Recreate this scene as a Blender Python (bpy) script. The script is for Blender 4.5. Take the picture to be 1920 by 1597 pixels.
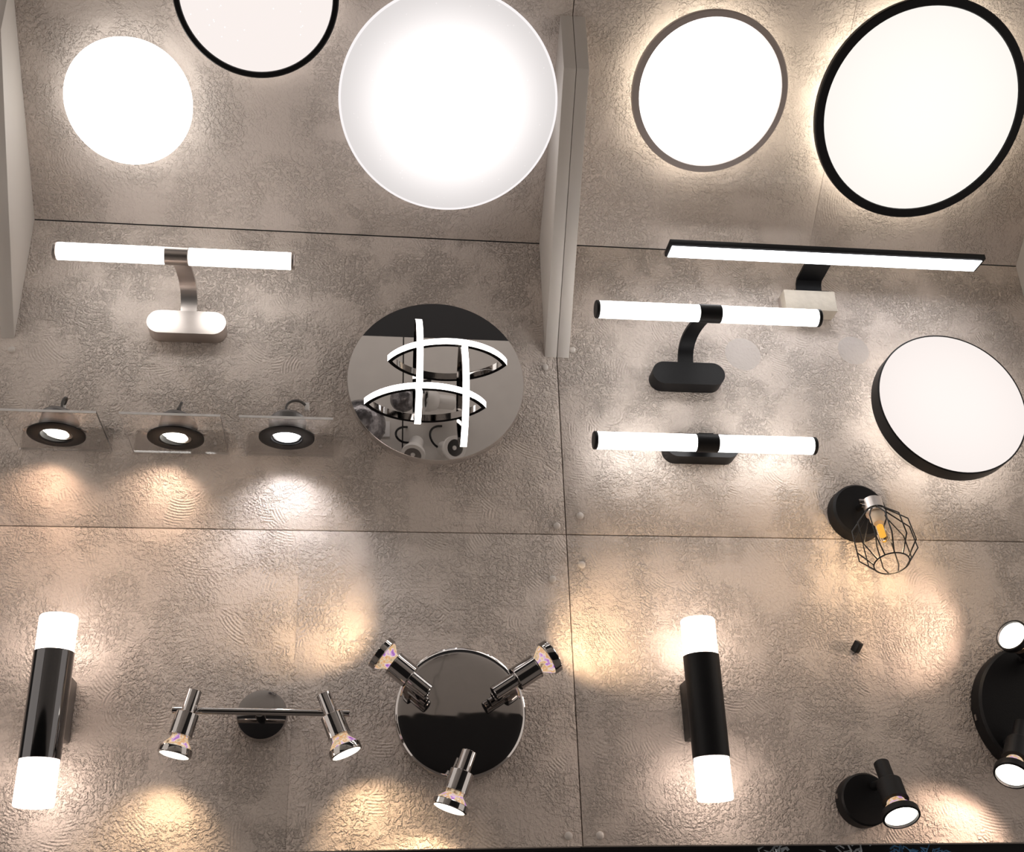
import bpy, bmesh, math, random
from mathutils import Vector, Matrix

random.seed(7)
for o in list(bpy.data.objects):
    bpy.data.objects.remove(o, do_unlink=True)
scene = bpy.context.scene
COL = scene.collection

# ------------------------------------------------------------------ camera
# Everything is laid out in "units" of 1.45 m: x to the right along the display wall, y into the wall
# (the wall face is y = 0, the room is y < 0), z up from the horizontal joint of the panels.
S = 1.45
ZO = 1.6 + 0.5599 * S                 # the camera is 1.6 m above the floor
W_PX, H_PX, F_PX = 1920.0, 1597.0, 2221.7
CAM = Vector((-0.2847, -1.5, -0.5599))
YAW, PITCH, ROLL = 0.1423, 0.4446, -0.034
_f = Vector((math.sin(YAW) * math.cos(PITCH), math.cos(YAW) * math.cos(PITCH), math.sin(PITCH)))
_r = Vector((math.cos(YAW), -math.sin(YAW), 0))
_u = _r.cross(_f)
CR = math.cos(ROLL) * _r + math.sin(ROLL) * _u
CU = -math.sin(ROLL) * _r + math.cos(ROLL) * _u
CF = _f

def world(v):
    return Vector((v[0] * S, v[1] * S, v[2] * S + ZO))

cam_data = bpy.data.cameras.new('camera')
cam_data.sensor_fit = 'HORIZONTAL'
cam_data.sensor_width = 36.0
cam_data.lens = F_PX / W_PX * 36.0
cam_data.clip_start = 0.02
cam = bpy.data.objects.new('camera', cam_data)
COL.objects.link(cam)
m3 = Matrix((CR, CU, -CF)).transposed()
cam.matrix_world = Matrix.Translation(world(CAM)) @ m3.to_4x4()
scene.camera = cam

# ------------------------------------------------------------------ world, exposure
wd = bpy.data.worlds.new('shop_ambient')
wd.use_nodes = True
wd.node_tree.nodes['Background'].inputs[0].default_value = (1.0, 0.90, 0.82, 1)
wd.node_tree.nodes['Background'].inputs[1].default_value = 0.86
scene.world = wd
scene.view_settings.view_transform = 'Standard'
scene.view_settings.look = 'None'
scene.view_settings.gamma = 1.0
scene.view_settings.use_curve_mapping = False
EV = 0.30
scene.view_settings.exposure = EV
KE = 2.0 ** -EV                      # dim lamps are given as seen, before the exposure

# unseen fill light, added to wash the display across the aisle
al = bpy.data.lights.new('aisle_fill_light', 'AREA')
al.shape = 'RECTANGLE'; al.size = 3.6 * S; al.size_y = 0.25 * S
al.energy = 30.0; al.color = (1.0, 0.93, 0.88)
alo = bpy.data.objects.new('aisle_fill_light', al)
COL.objects.link(alo)
alo.location = world((0, -1.15, 2.1))
alo.rotation_euler = Vector((0, -0.75, -1.1)).to_track_quat('-Z', 'Y').to_euler()

# ------------------------------------------------------------------ photo pixel -> place
ZB, BETA = 0.474, 0.889               # bend between wall and overhanging panel, its tilt from the wall
NS = Vector((0, -math.cos(BETA), -math.sin(BETA)))   # out of the overhanging panel
ES = Vector((0, -math.sin(BETA), math.cos(BETA)))    # up along it
D0 = Vector((0, 0, ZB))

def ray(px, py):
    return CR * ((px - W_PX / 2) / F_PX) - CU * ((py - H_PX / 2) / F_PX) + CF

def on_plane(px, py, n, d):
    v = ray(px, py)
    return CAM + v * ((d - n.dot(CAM)) / n.dot(v))

def wl(px, py, off=0.0):              # on the wall, off in front of it
    return on_plane(px, py, Vector((0, -1, 0)), off)

def zp(px, py, z):                    # on a horizontal plane
    return on_plane(px, py, Vector((0, 0, 1)), z)

def SL(x, s, off=0.0):                # on the overhanging panel
    return D0 + Vector((x, 0, 0)) + ES * s + NS * off

def slp(px, py, off=0.0):
    X = on_plane(px, py, NS, NS.dot(D0) + off)
    return X.x, (X - D0).dot(ES)

# ------------------------------------------------------------------ materials
def node_mat(name):
    m = bpy.data.materials.new(name)
    m.use_nodes = True
    nt = m.node_tree
    return m, nt, nt.nodes['Principled BSDF']

def pmat(name, col, rough=0.5, metal=0.0, bump=0.0, bscale=200, var=0.0, **kw):
    m, nt, b = node_mat(name)
    b.inputs['Base Color'].default_value = (*col, 1)
    b.inputs['Roughness'].default_value = rough
    b.inputs['Metallic'].default_value = metal
    for k, v in kw.items():
        b.inputs[k.replace('_', ' ')].default_value = v
    tc = nt.nodes.new('ShaderNodeTexCoord')
    nz = nt.nodes.new('ShaderNodeTexNoise')
    nz.inputs['Scale'].default_value = bscale
    nt.links.new(tc.outputs['Object'], nz.inputs['Vector'])
    if var:
        mx = nt.nodes.new('ShaderNodeMix'); mx.data_type = 'RGBA'
        mx.inputs[6].default_value = (*[c * (1 - var) for c in col], 1)
        mx.inputs[7].default_value = (*[min(1, c * (1 + var)) for c in col], 1)
        nt.links.new(nz.outputs['Fac'], mx.inputs[0])
        nt.links.new(mx.outputs[2], b.inputs['Base Color'])
    if bump:
        bp = nt.nodes.new('ShaderNodeBump')
        bp.inputs['Strength'].default_value = bump
        bp.inputs['Distance'].default_value = 0.002
        nt.links.new(nz.outputs['Fac'], bp.inputs['Height'])
        nt.links.new(bp.outputs[0], b.inputs['Normal'])
    return m

def emat(name, col, strength):
    m = bpy.data.materials.new(name)
    m.use_nodes = True
    nt = m.node_tree
    nt.nodes.clear()
    out = nt.nodes.new('ShaderNodeOutputMaterial')
    em = nt.nodes.new('ShaderNodeEmission')
    em.inputs[0].default_value = (*col, 1)
    em.inputs[1].default_value = strength
    nt.links.new(em.outputs[0], out.inputs[0])
    return m

def diffuser(name, col, edge, centre, power, radius, sparkle=0.0):
    """Opal cover lit from behind: glow falls off from the LED board in the middle to the edge (object space)."""
    m = emat(name, col, 1.0)
    nt = m.node_tree
    em = [n for n in nt.nodes if n.type == 'EMISSION'][0]
    tc = nt.nodes.new('ShaderNodeTexCoord')
    ln = nt.nodes.new('ShaderNodeVectorMath'); ln.operation = 'LENGTH'
    nt.links.new(tc.outputs['Object'], ln.inputs[0])
    def M(op, a, b):
        n = nt.nodes.new('ShaderNodeMath'); n.operation = op
        for i, x in enumerate((a, b)):
            if x is None: continue
            if isinstance(x, (int, float)): n.inputs[i].default_value = x
            else: nt.links.new(x, n.inputs[i])
        return n.outputs[0]
    t = M('DIVIDE', ln.outputs['Value'], radius * S)
    t = M('MINIMUM', t, 1.0)
    t = M('MULTIPLY', t, t)
    t = M('SUBTRACT', 1.0, t)
    t = M('POWER', t, power)
    t = M('MULTIPLY', t, (centre - edge) * KE)
    t = M('ADD', t, edge * KE)
    if sparkle:
        vo = nt.nodes.new('ShaderNodeTexVoronoi')
        vo.inputs['Scale'].default_value = 90
        nt.links.new(tc.outputs['Object'], vo.inputs['Vector'])
        k = M('LESS_THAN', vo.outputs['Distance'], 0.10)
        sp = nt.nodes.new('ShaderNodeSeparateColor')
        nt.links.new(vo.outputs['Color'], sp.inputs[0])
        k2 = M('GREATER_THAN', sp.outputs[0], 0.55)
        k = M('MULTIPLY', k, k2)
        k = M('MULTIPLY', k, sparkle)
        t = M('ADD', t, k)
    nt.links.new(t, em.inputs[1])
    return m

def stucco(name, col, rough_amount=1.0, arcs=1.0):
    m, nt, b = node_mat(name)
    b.inputs['Roughness'].default_value = 0.8
    b.inputs['Specular IOR Level'].default_value = 0.18
    L = nt.links.new
    geo = nt.nodes.new('ShaderNodeTexCoord')
    co = geo.outputs['Object']
    def noise(scale, detail=2.0, rough=0.5):
        n = nt.nodes.new('ShaderNodeTexNoise')
        n.inputs['Scale'].default_value = scale
        n.inputs['Detail'].default_value = detail
        n.inputs['Roughness'].default_value = rough
        L(co, n.inputs['Vector'])
        return n.outputs['Fac']
    def M(op, a, bb=None, clamp=False):
        n = nt.nodes.new('ShaderNodeMath'); n.operation = op; n.use_clamp = clamp
        for i, x in enumerate((a, bb)):
            if x is None: continue
            if isinstance(x, (int, float)): n.inputs[i].default_value = x
            else: L(x, n.inputs[i])
        return n.outputs[0]
    def ramp(x, lo, hi):
        n = nt.nodes.new('ShaderNodeMapRange')
        n.interpolation_type = 'SMOOTHSTEP'
        L(x, n.inputs[0])
        n.inputs[1].default_value = lo; n.inputs[2].default_value = hi
        return n.outputs[0]
    # flattened stipple: raised blobs of plaster, in patches
    st = ramp(noise(135, 3.0, 0.62), 0.43, 0.61)
    st2 = noise(330, 2.0, 0.6)
    patch = ramp(noise(9, 3.0, 0.6), 0.40, 0.60)
    h1 = M('MULTIPLY', M('ADD', st, M('MULTIPLY', st2, 0.45)), M('ADD', M('MULTIPLY', patch, 0.8), 0.2))
    # combed trowel arcs
    vo = nt.nodes.new('ShaderNodeTexVoronoi')
    vo.inputs['Scale'].default_value = 13
    L(co, vo.inputs['Vector'])
    dist = nt.nodes.new('ShaderNodeVectorMath'); dist.operation = 'DISTANCE'
    off = nt.nodes.new('ShaderNodeVectorMath'); off.operation = 'MULTIPLY_ADD'
    L(vo.outputs['Color'], off.inputs[0]); off.inputs[1].default_value = (0.11, 0.0, 0.11)
    L(vo.outputs['Position'], off.inputs[2])
    L(co, dist.inputs[0]); L(off.outputs[0], dist.inputs[1])
    wave = M('SINE', M('MULTIPLY', dist.outputs['Value'], 1150.0))
    am = ramp(noise(15, 1.5), 0.54, 0.62)
    h2 = M('MULTIPLY', M('MULTIPLY', wave, am), 0.13 * arcs)
    h = M('ADD', M('MULTIPLY', h1, rough_amount), h2)
    h = M('ADD', h, M('MULTIPLY', noise(30, 2.0), 0.5))
    bp = nt.nodes.new('ShaderNodeBump')
    bp.inputs['Strength'].default_value = 0.9
    bp.inputs['Distance'].default_value = 0.0052
    L(h, bp.inputs['Height'])
    L(bp.outputs[0], b.inputs['Normal'])
    mx = nt.nodes.new('ShaderNodeMix'); mx.data_type = 'RGBA'
    mx.inputs[6].default_value = (*[c * 0.93 for c in col], 1)
    mx.inputs[7].default_value = (*[c * 1.05 for c in col], 1)
    L(noise(5, 4.0), mx.inputs[0])
    L(mx.outputs[2], b.inputs['Base Color'])
    return m

WALLC = (0.68, 0.597, 0.54)
M_ST = stucco('trowelled_stucco', WALLC)
M_ST2 = stucco('fine_stucco', WALLC, 0.55, 0.3)
M_FILL = pmat('filler_paint', (0.50, 0.450, 0.420), 0.7, bump=0.9, bscale=140, var=0.03)
M_BOARD = pmat('painted_board', (0.60, 0.56, 0.52), 0.5, bump=0.1, bscale=60)
M_CAP = pmat('cap_plastic', (0.62, 0.57, 0.53), 0.35, bump=0.05)
M_DARK = pmat('dark_wall_paint', (0.012, 0.012, 0.014), 0.7, bump=0.1)
M_FLOOR = pmat('shop_floor', (0.34, 0.31, 0.29), 0.6, var=0.2, bscale=20)
M_OPP = pmat('grey_panel_paint', (0.58, 0.55, 0.52), 0.7, bump=0.1, var=0.06, bscale=12)
M_BLACK = pmat('matt_black_powder_coat', (0.0045, 0.0045, 0.0055), 0.5, bump=0.08, bscale=500, Specular_IOR_Level=0.22)
M_BLACKS = pmat('satin_black', (0.004, 0.004, 0.005), 0.42, bump=0.04, bscale=500, Specular_IOR_Level=0.25)
M_TAUPE = pmat('taupe_grey_metal', (0.36, 0.31, 0.29), 0.4, 0.0, bump=0.04, bscale=500)
M_NICKEL = pmat('brushed_nickel', (0.60, 0.55, 0.52), 0.32, 1.0, bump=0.06, bscale=600)
M_CHROME = pmat('polished_chrome', (0.42, 0.405, 0.40), 0.05, 1.0)
M_CHROME_D = pmat('dark_chrome', (0.40, 0.385, 0.375), 0.07, 1.0, bump=0.03, bscale=9)
M_CHROME_REFL = pmat('dark_reflection_chrome', (0.13, 0.13, 0.135), 0.06, 1.0, bump=0.06, bscale=14)  # chrome with its dark reflections put into the base colour
M_BRACKET = pmat('dark_grey_bracket', (0.085, 0.075, 0.07), 0.45, bump=0.05)
M_MIRROR = pmat('mirror_chrome', (0.66, 0.64, 0.63), 0.008, 1.0)
M_CHROME_W = pmat('wavy_dark_chrome', (0.42, 0.40, 0.39), 0.05, 1.0, bump=0.45, bscale=13)
M_WHITE = pmat('white_plastic', (0.72, 0.70, 0.68), 0.4, bump=0.03)
M_STONE = pmat('cream_stone', (0.50, 0.445, 0.37), 0.65, bump=0.5, bscale=70, var=0.12)
M_ACRYL = pmat('clear_acrylic', (0.99, 0.98, 0.97), 0.02, IOR=1.32, Transmission_Weight=1.0)
M_EDGE = pmat('painted_edge_highlight', (0.90, 0.86, 0.83), 0.25, bump=0.6, bscale=60, var=0.25)  # pale colour stands for light caught along the clear acrylic edge
M_GLASS = pmat('bulb_glass', (1.0, 0.97, 0.95), 0.02, IOR=1.2, Transmission_Weight=1.0)
M_CARD = pmat('price_card', (0.75, 0.74, 0.74), 0.6, var=0.05, bscale=40)
M_PRINT = pmat('black_print', (0.02, 0.02, 0.02), 0.6, var=0.2)
M_GLITTER = pmat('glitter_glass', (0.22, 0.21, 0.22), 0.25, 0.6, bump=1.0, bscale=70, var=0.8)
M_WIRE = pmat('wire_sleeve', (0.10, 0.095, 0.09), 0.4, bump=0.05)
M_HEATSINK = pmat('grey_heat_sink', (0.17, 0.165, 0.165), 0.4, 0.6, bump=0.1, bscale=300)
M_CERAMIC = pmat('ceramic_socket', (0.75, 0.62, 0.48), 0.4, bump=0.05)
M_BLUE = pmat('blue_crystal', (0.20, 0.48, 0.85), 0.12, 0.3, bump=0.3, bscale=150)
M_ICE = pmat('ice_crystal', (0.80, 0.88, 0.95), 0.12, 0.3, bump=0.3, bscale=150)
WARMW = (1.0, 0.96, 0.90)
E_TUBE = emat('tube_light_opal', (1.0, 0.97, 0.94), 6.0)
E_ARC = emat('led_strip_opal', (1.0, 0.95, 0.90), 6.0)
E_BAR = emat('bar_light_opal', (0.95, 0.96, 1.0), 7.5)
E_UD = emat('frosted_glass_lit', (1.0, 0.82, 0.71), 8.5)
E_BACK = emat('halo_led_board', (1.0, 0.90, 0.74), 4.6)
E_BULB = emat('bulb_face_lit', (1.0, 0.93, 0.82), 5.0)
E_BULB_C = emat('bulb_face_cool', (0.97, 0.97, 1.0), 5.0)
E_FIL = emat('filament_glow', (1.0, 0.50, 0.07), 1.0 * KE)

def reflector_mat():
    """Dichroic glass bowl of a spot bulb: amber, pink and violet light leaks through it."""
    m, nt, b = node_mat('dichroic_glass')
    tc = nt.nodes.new('ShaderNodeTexCoord')
    nz = nt.nodes.new('ShaderNodeTexNoise')
    nz.inputs['Scale'].default_value = 90
    nz.inputs['Detail'].default_value = 1.5
    nt.links.new(tc.outputs['Object'], nz.inputs['Vector'])
    cr = nt.nodes.new('ShaderNodeValToRGB')
    el = cr.color_ramp.elements
    el[0].position = 0.30; el[0].color = (0.35, 0.10, 0.55, 1)
    el[1].position = 0.75; el[1].color = (0.22, 0.12, 0.06, 1)
    for p, c in ((0.38, (0.75, 0.40, 0.80, 1)), (0.45, (1.0, 0.84, 0.66, 1)), (0.53, (0.85, 0.42, 0.16, 1)), (0.60, (0.95, 0.75, 0.5, 1))):
        e = el.new(p); e.color = c
    nt.links.new(nz.outputs['Fac'], cr.inputs[0])
    b.inputs['Base Color'].default_value = (0.05, 0.03, 0.02, 1)
    nt.links.new(cr.outputs[0], b.inputs['Emission Color'])
    b.inputs['Emission Strength'].default_value = 0.62
    b.inputs['Roughness'].default_value = 0.1
    return m
M_REFL = reflector_mat()

# ------------------------------------------------------------------ mesh helpers (unit coordinates)
def frame(axis, hint=None):
    a = Vector(axis).normalized()
    h = Vector(hint) if hint else (Vector((0, 0, 1)) if abs(a.z) < 0.9 else Vector((1, 0, 0)))
    x = (h - a * h.dot(a)).normalized()
    return x, a.cross(x), a

def lathe(bm, prof, origin, axis, seg=32, cap0=True, cap1=True, hint=None):
    """prof: list of (radius, height along axis)."""
    x, y, a = frame(axis, hint)
    o = Vector(origin)
    rings = []
    for r, h in prof:
        if r < 1e-6:
            rings.append([bm.verts.new(o + a * h)])
        else:
            rings.append([bm.verts.new(o + a * h + (x * math.cos(t) + y * math.sin(t)) * r)
                          for t in (2 * math.pi * k / seg for k in range(seg))])
    for A, B in zip(rings, rings[1:]):
        for k in range(seg):
            j = (k + 1) % seg
            if len(A) == 1 and len(B) == 1: continue
            if len(A) == 1: bm.faces.new((A[0], B[k], B[j]))
            elif len(B) == 1: bm.faces.new((A[k], B[0], A[j]))
            else: bm.faces.new((A[k], B[k], B[j], A[j]))
    if cap0 and len(rings[0]) > 1: bm.faces.new(rings[0])
    if cap1 and len(rings[-1]) > 1: bm.faces.new(rings[-1])

def ring_lathe(bm, prof, origin, axis, seg=64):
    """closed profile loop turned about the axis (annulus)."""
    x, y, a = frame(axis)
    o = Vector(origin)
    rings = [[bm.verts.new(o + a * h + (x * math.cos(t) + y * math.sin(t)) * r)
              for t in (2 * math.pi * k / seg for k in range(seg))] for r, h in prof]
    n = len(rings)
    for i in range(n):
        A, B = rings[i], rings[(i + 1) % n]
        for k in range(seg):
            j = (k + 1) % seg
            bm.faces.new((A[k], B[k], B[j], A[j]))

def cyl(bm, p, q, r, seg=24, r2=None, bev=0.0):
    p, q = Vector(p), Vector(q)
    L = (q - p).length
    r2 = r if r2 is None else r2
    if bev:
        prof = [(r - bev, 0), (r, bev), (r2, L - bev), (r2 - bev, L)]
    else:
        prof = [(r, 0), (r2, L)]
    lathe(bm, prof, p, q - p, seg)

def box(bm, c, sx, sy, sz, ax=None, bev=0.0):
    c = Vector(c)
    X, Y, Z = ax if ax else (Vector((1, 0, 0)), Vector((0, 1, 0)), Vector((0, 0, 1)))
    g = bmesh.new()
    bmesh.ops.create_cube(g, size=1.0)
    for v in g.verts:
        v.co = Vector((v.co.x * sx, v.co.y * sy, v.co.z * sz))
    if bev:
        bmesh.ops.bevel(g, geom=list(g.edges), offset=bev, segments=2, profile=0.5, affect='EDGES')
    for v in g.verts:
        v.co = c + X * v.co.x + Y * v.co.y + Z * v.co.z
    merge(bm, g)

def merge(bm, g):
    mp = {v: bm.verts.new(v.co) for v in g.verts}
    for f in g.faces:
        bm.faces.new([mp[v] for v in f.verts])
    g.free()

def prism(bm, pts, vec, bev=0.0):
    """polygon (3-D points) extruded along vec."""
    vec = Vector(vec)
    g = bmesh.new()
    a = [g.verts.new(p) for p in pts]
    b = [g.verts.new(Vector(p) + vec) for p in pts]
    g.faces.new(a); g.faces.new(list(reversed(b)))
    n = len(pts)
    for i in range(n):
        j = (i + 1) % n
        g.faces.new((a[j], a[i], b[i], b[j]))
    if bev:
        bmesh.ops.bevel(g, geom=list(g.edges), offset=bev, segments=2, profile=0.5, affect='EDGES')
    merge(bm, g)

def tube(bm, pts, r, seg=8, closed=False):
    pts = [Vector(p) for p in pts]
    n = len(pts)
    rings = []
    prev = None
    for i, p in enumerate(pts):
        if closed: d = pts[(i + 1) % n] - pts[i - 1]
        else: d = pts[min(i + 1, n - 1)] - pts[max(i - 1, 0)]
        d.normalize()
        if prev is None: x, y, _ = frame(d)
        else:
            x = (prev - d * prev.dot(d)).normalized(); y = d.cross(x)
        prev = x
        rings.append([bm.verts.new(p + (x * math.cos(2 * math.pi * k / seg) + y * math.sin(2 * math.pi * k / seg)) * r) for k in range(seg)])
    m = n if closed else n - 1
    for i in range(m):
        A, B = rings[i], rings[(i + 1) % n]
        for k in range(seg):
            j = (k + 1) % seg
            bm.faces.new((A[k], B[k], B[j], A[j]))
    if not closed:
        bm.faces.new(rings[0]); bm.faces.new(rings[-1])

def strap(bm, path, width_dir, w, t):
    """flat strip following path; width along width_dir, thickness t across."""
    path = [Vector(p) for p in path]
    wd_ = Vector(width_dir).normalized()
    n = len(path)
    R = []
    for i, p in enumerate(path):
        d = (path[min(i + 1, n - 1)] - path[max(i - 1, 0)]).normalized()
        nn = d.cross(wd_).normalized()
        R.append([bm.verts.new(p + wd_ * (sx * w / 2) + nn * (sy * t / 2)) for sx, sy in ((-1, -1), (1, -1), (1, 1), (-1, 1))])
    for A, B in zip(R, R[1:]):
        for k in range(4):
            j = (k + 1) % 4
            bm.faces.new((A[k], B[k], B[j], A[j]))
    bm.faces.new(R[0]); bm.faces.new(list(reversed(R[-1])))

def bez(p0, p1, p2, p3, n=14):
    out = []
    for i in range(n + 1):
        t = i / n
        out.append(Vector(p0) * (1 - t) ** 3 + Vector(p1) * 3 * t * (1 - t) ** 2 + Vector(p2) * 3 * t * t * (1 - t) + Vector(p3) * t ** 3)
    return out

def pill(cx, cz, hw, hh, y, n=16):
    """stadium outline in the wall plane at depth y."""
    pts = []
    for k in range(n + 1):
        a = -math.pi / 2 + math.pi * k / n
        pts.append(Vector((cx + hw - hh + hh * math.cos(a), y, cz + hh * math.sin(a))))
    for k in range(n + 1):
        a = math.pi / 2 + math.pi * k / n
        pts.append(Vector((cx - hw + hh + hh * math.cos(a), y, cz + hh * math.sin(a))))
    return pts

BASE = {}
def finish(name, bm, mat, parent=None, base=None, smooth=True, angle=35):
    """one mesh object; bm is in unit coordinates, stored relative to its thing's base point."""
    if parent is not None:
        base = BASE[parent.name]
    base = Vector(base)
    for v in bm.verts:
        v.co = (v.co - base) * S
    bmesh.ops.recalc_face_normals(bm, faces=list(bm.faces))
    if smooth:
        for f in bm.faces: f.smooth = True
        ca = math.cos(math.radians(angle))
        for e in bm.edges:
            if len(e.link_faces) == 2 and e.link_faces[0].normal.dot(e.link_faces[1].normal) < ca:
                e.smooth = False
    me = bpy.data.meshes.new(name)
    bm.to_mesh(me); bm.free()
    me.materials.append(mat)
    o = bpy.data.objects.new(name, me)
    COL.objects.link(o)
    if parent is not None:
        o.parent = parent
    else:
        o.location = world(base)
    BASE[o.name] = base
    return o

def thing(name, base, label, cat, group=None):
    o = bpy.data.objects.new(name, None)
    o.empty_display_size = 0.05
    COL.objects.link(o)
    o.location = world(base)
    BASE[o.name] = Vector(base)
    o['label'] = label; o['category'] = cat
    if group: o['group'] = group
    return o

def tag(o, label, cat, group=None):
    o['label'] = label; o['category'] = cat
    if group: o['group'] = group
    return o

def structure(name, base):
    o = bpy.data.objects.new(name, None)
    COL.objects.link(o)
    o.location = world(base); BASE[o.name] = Vector(base)
    o['kind'] = 'structure'
    return o

def B():
    return bmesh.new()

def spot_light(parent, p, d, watt, col, cone=100, blend=0.6, size=0.008, name='spot_beam'):
    l = bpy.data.lights.new(name, 'SPOT')
    l.energy = BEAM * watt * S * S; l.color = col
    l.spot_size = math.radians(cone); l.spot_blend = blend
    l.shadow_soft_size = size * S
    o = bpy.data.objects.new(name, l)
    COL.objects.link(o)
    o.parent = parent
    o.location = (Vector(p) - BASE[parent.name]) * S
    o.rotation_euler = Vector(d).to_track_quat('-Z', 'Y').to_euler()
    return o

BEAM = 3.3
UP = Vector((0, 0, 1)); OUT = Vector((0, -1, 0)); XR = Vector((1, 0, 0))

# ================================================================== setting
XL, XC, XRR = -0.7605, 0.018, 0.7628
ZBOT = -0.404
RX, YO, ZC = 2.2, -1.9, 2.2           # half width of the shop bay, opposite wall, ceiling
ZF = -ZO / S                          # floor
def plain(name, c, sx, sy, sz, mat):
    bm = B(); box(bm, c, sx, sy, sz)
    o = finish(name, bm, mat, base=c, smooth=False)
    o['kind'] = 'structure'
    return o
zm, zh = (ZF + ZC) / 2, ZC - ZF
plain('floor', (0, (0.1 + YO) / 2, ZF - 0.02), 2 * RX, 2.2, 0.04, M_FLOOR)
plain('wall_back', (0, 0.09, zm), 2 * RX, 0.04, zh, M_DARK)
plain('ceiling', (0, (0.1 + YO) / 2, ZC + 0.02), 2 * RX, 2.1, 0.04, M_DARK)
plain('wall_opposite', (0, YO - 0.03, zm), 2 * RX, 0.04, zh, M_DARK)

# the display wall: plastered panels with open joints
G = 0.0007
dw = structure('wall_display', (0, 0, ZBOT))
def wall_panel(x0, x1, z0, z1, dy=0.0, mat=M_ST, bev=0.0006):
    bm = B()
    box(bm, ((x0 + x1) / 2, 0.0075 + dy, (z0 + z1) / 2), x1 - x0 - 2 * G, 0.015, z1 - z0 - 2 * G, bev=bev)
    return finish('wall_panel', bm, mat, dw)
XLO, XRO = -0.79, 1.15
p_ul = wall_panel(XLO, 0, 0, ZB - 0.0002)
p_ll = wall_panel(XLO, -0.3567, ZBOT, 0, 0.0002, bev=0.00015)
p_lm = wall_panel(-0.3567 - 2 * G + 0.0002, 0, ZBOT, 0, bev=0.00015)
p_ur = wall_panel(0, XRO, 0, ZB - 0.0002, 0.0, M_ST)
zr = ZBOT + 0.001 + (wl(1920, 1579).z - ZBOT - 0.001) * (XRO / wl(1920, 1579).x)
bm = B(); prism(bm, [(G, 0, ZBOT + 0.001), (XRO, 0, zr), (XRO, 0, -G), (G, 0, -G)], (0, 0.015, 0), bev=0.0006)
p_lr = finish('wall_panel', bm, M_ST, dw)
# filled and painted over old fixing holes
for px, py, rr_ in ((1393, 664, 0.029), (1600, 657, 0.026)):
    bm = B(); lathe(bm, [(rr_, -0.0004), (rr_ - 0.003, 0.0004), (0, 0.0005)], wl(px, py), OUT, 40); finish('filler_patch', bm, M_FILL, p_ur)
bm = B(); box(bm, ((XLO + XRO) / 2, 0.045, (ZBOT + ZB) / 2), XRO - XLO, 0.045, ZB - ZBOT - 0.004)
finish('backing_board', bm, M_DARK, dw, smooth=False)

# the overhanging panel above
so = structure('wall_overhang', SL(0, 0))
SMAX = 0.66
def slope_panel(x0, x1):
    bm = B()
    box(bm, SL((x0 + x1) / 2, SMAX / 2 + 0.0004, -0.0075), x1 - x0 - 2 * G, 0.015, SMAX - 0.0004, ax=(XR, NS, ES), bev=0.0006)
    return finish('overhang_panel', bm, M_ST2, so)
xj = slp(1528, 410)[0]
slope_panel(XLO, 0); slope_panel(0, xj + G); slope_panel(xj - G + 0.0003, XRO)
bm = B(); box(bm, SL((XLO + XRO) / 2, SMAX / 2 + 0.01, -0.035), XRO - XLO, 0.03, SMAX - 0.02, ax=(XR, NS, ES))
finish('backing_board', bm, M_DARK, so, smooth=False)

# plastic screw caps sit on the panels along the joint
for (px, py, pan) in ((22, 656, p_ul), (1022, 689, p_ul), (1073, 656, p_ur), (1044, 986, p_ul), (1088, 967, p_ur),
                      (1036, 1086, p_lm), (1091, 1059, p_lr), (1066, 1567, p_lm), (1125, 1566, p_lr)):
    bm = B()
    c = wl(px, py, 0)
    lathe(bm, [(0.0050, -0.001), (0.0049, 0.0012), (0.0040, 0.0024), (0.0020, 0.0031), (0, 0.0033)], c, OUT, 20)
    finish('screw_cap', bm, M_CAP, pan)

# divider boards in the corner between wall and overhang
zs = ZB + 0.26 / math.tan(BETA)
def divider(x0, x1, label):
    bm = B()
    prism(bm, [(x0, 0.0, 0.275), (x0, -0.26, 0.588), (x0, -0.26, zs - 0.0004), (x0, -0.0004, ZB)], (x1 - x0, 0, 0), bev=0.0006)
    o = finish('divider_board', bm, M_BOARD, base=((x0 + x1) / 2, 0, 0.275))
    tag(o, label, 'board', 'divider boards')
divider(XL - 0.018, XL, 'pale divider board at the left edge, beside the round white dome lamp')
divider(-0.018, -0.0004, 'left one of the two boards joined as the middle divider, nearer the big dome lamp')
divider(0.0004, 0.018, 'right one of the two boards joined as the middle divider, nearer the taupe ring lamp')
divider(XRR, XRR + 0.018, 'pale divider board at the right edge, beside the long black bar light')

# ================================================================== round lamps on the overhang
def halo_lamp(name, x, s, R, rim_w, mat, emit, label, off=0.05, thick=0.012, back=0.72, backE=E_BACK, cat='ceiling lamp'):
    t = thing(name, SL(x, s), label, cat)
    o = SL(x, s)
    bm = B(); lathe(bm, [(R * back, 0.0005), (R * back, off - thick - 0.004)], o, NS, 64); finish('mounting_base', bm, M_WHITE, t)
    bm = B(); ring_lathe(bm, [(R - rim_w, off - thick), (R - 0.0012, off - thick), (R, off - thick + 0.002), (R, off - 0.002), (R - 0.0015, off), (R - rim_w, off), (R - rim_w - 0.001, off - 0.002)], o, NS, 96)
    finish('rim', bm, mat, t)
    bm = B(); lathe(bm, [(R - rim_w, 0), (R * 0.6, 0.0006), (0, 0.001)], o + NS * (off - 0.003), NS, 96)
    d = finish('diffuser', bm, emit, t)
    if backE:
        bm = B(); ring_lathe(bm, [(R * back + 0.001, off - thick - 0.0035), (R * 0.93, off - thick - 0.0035), (R * 0.93, off - thick - 0.0005), (R * back + 0.001, off - thick - 0.0005)], o, NS, 96)
        finish('halo_light', bm, backE, t)
    return t

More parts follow.
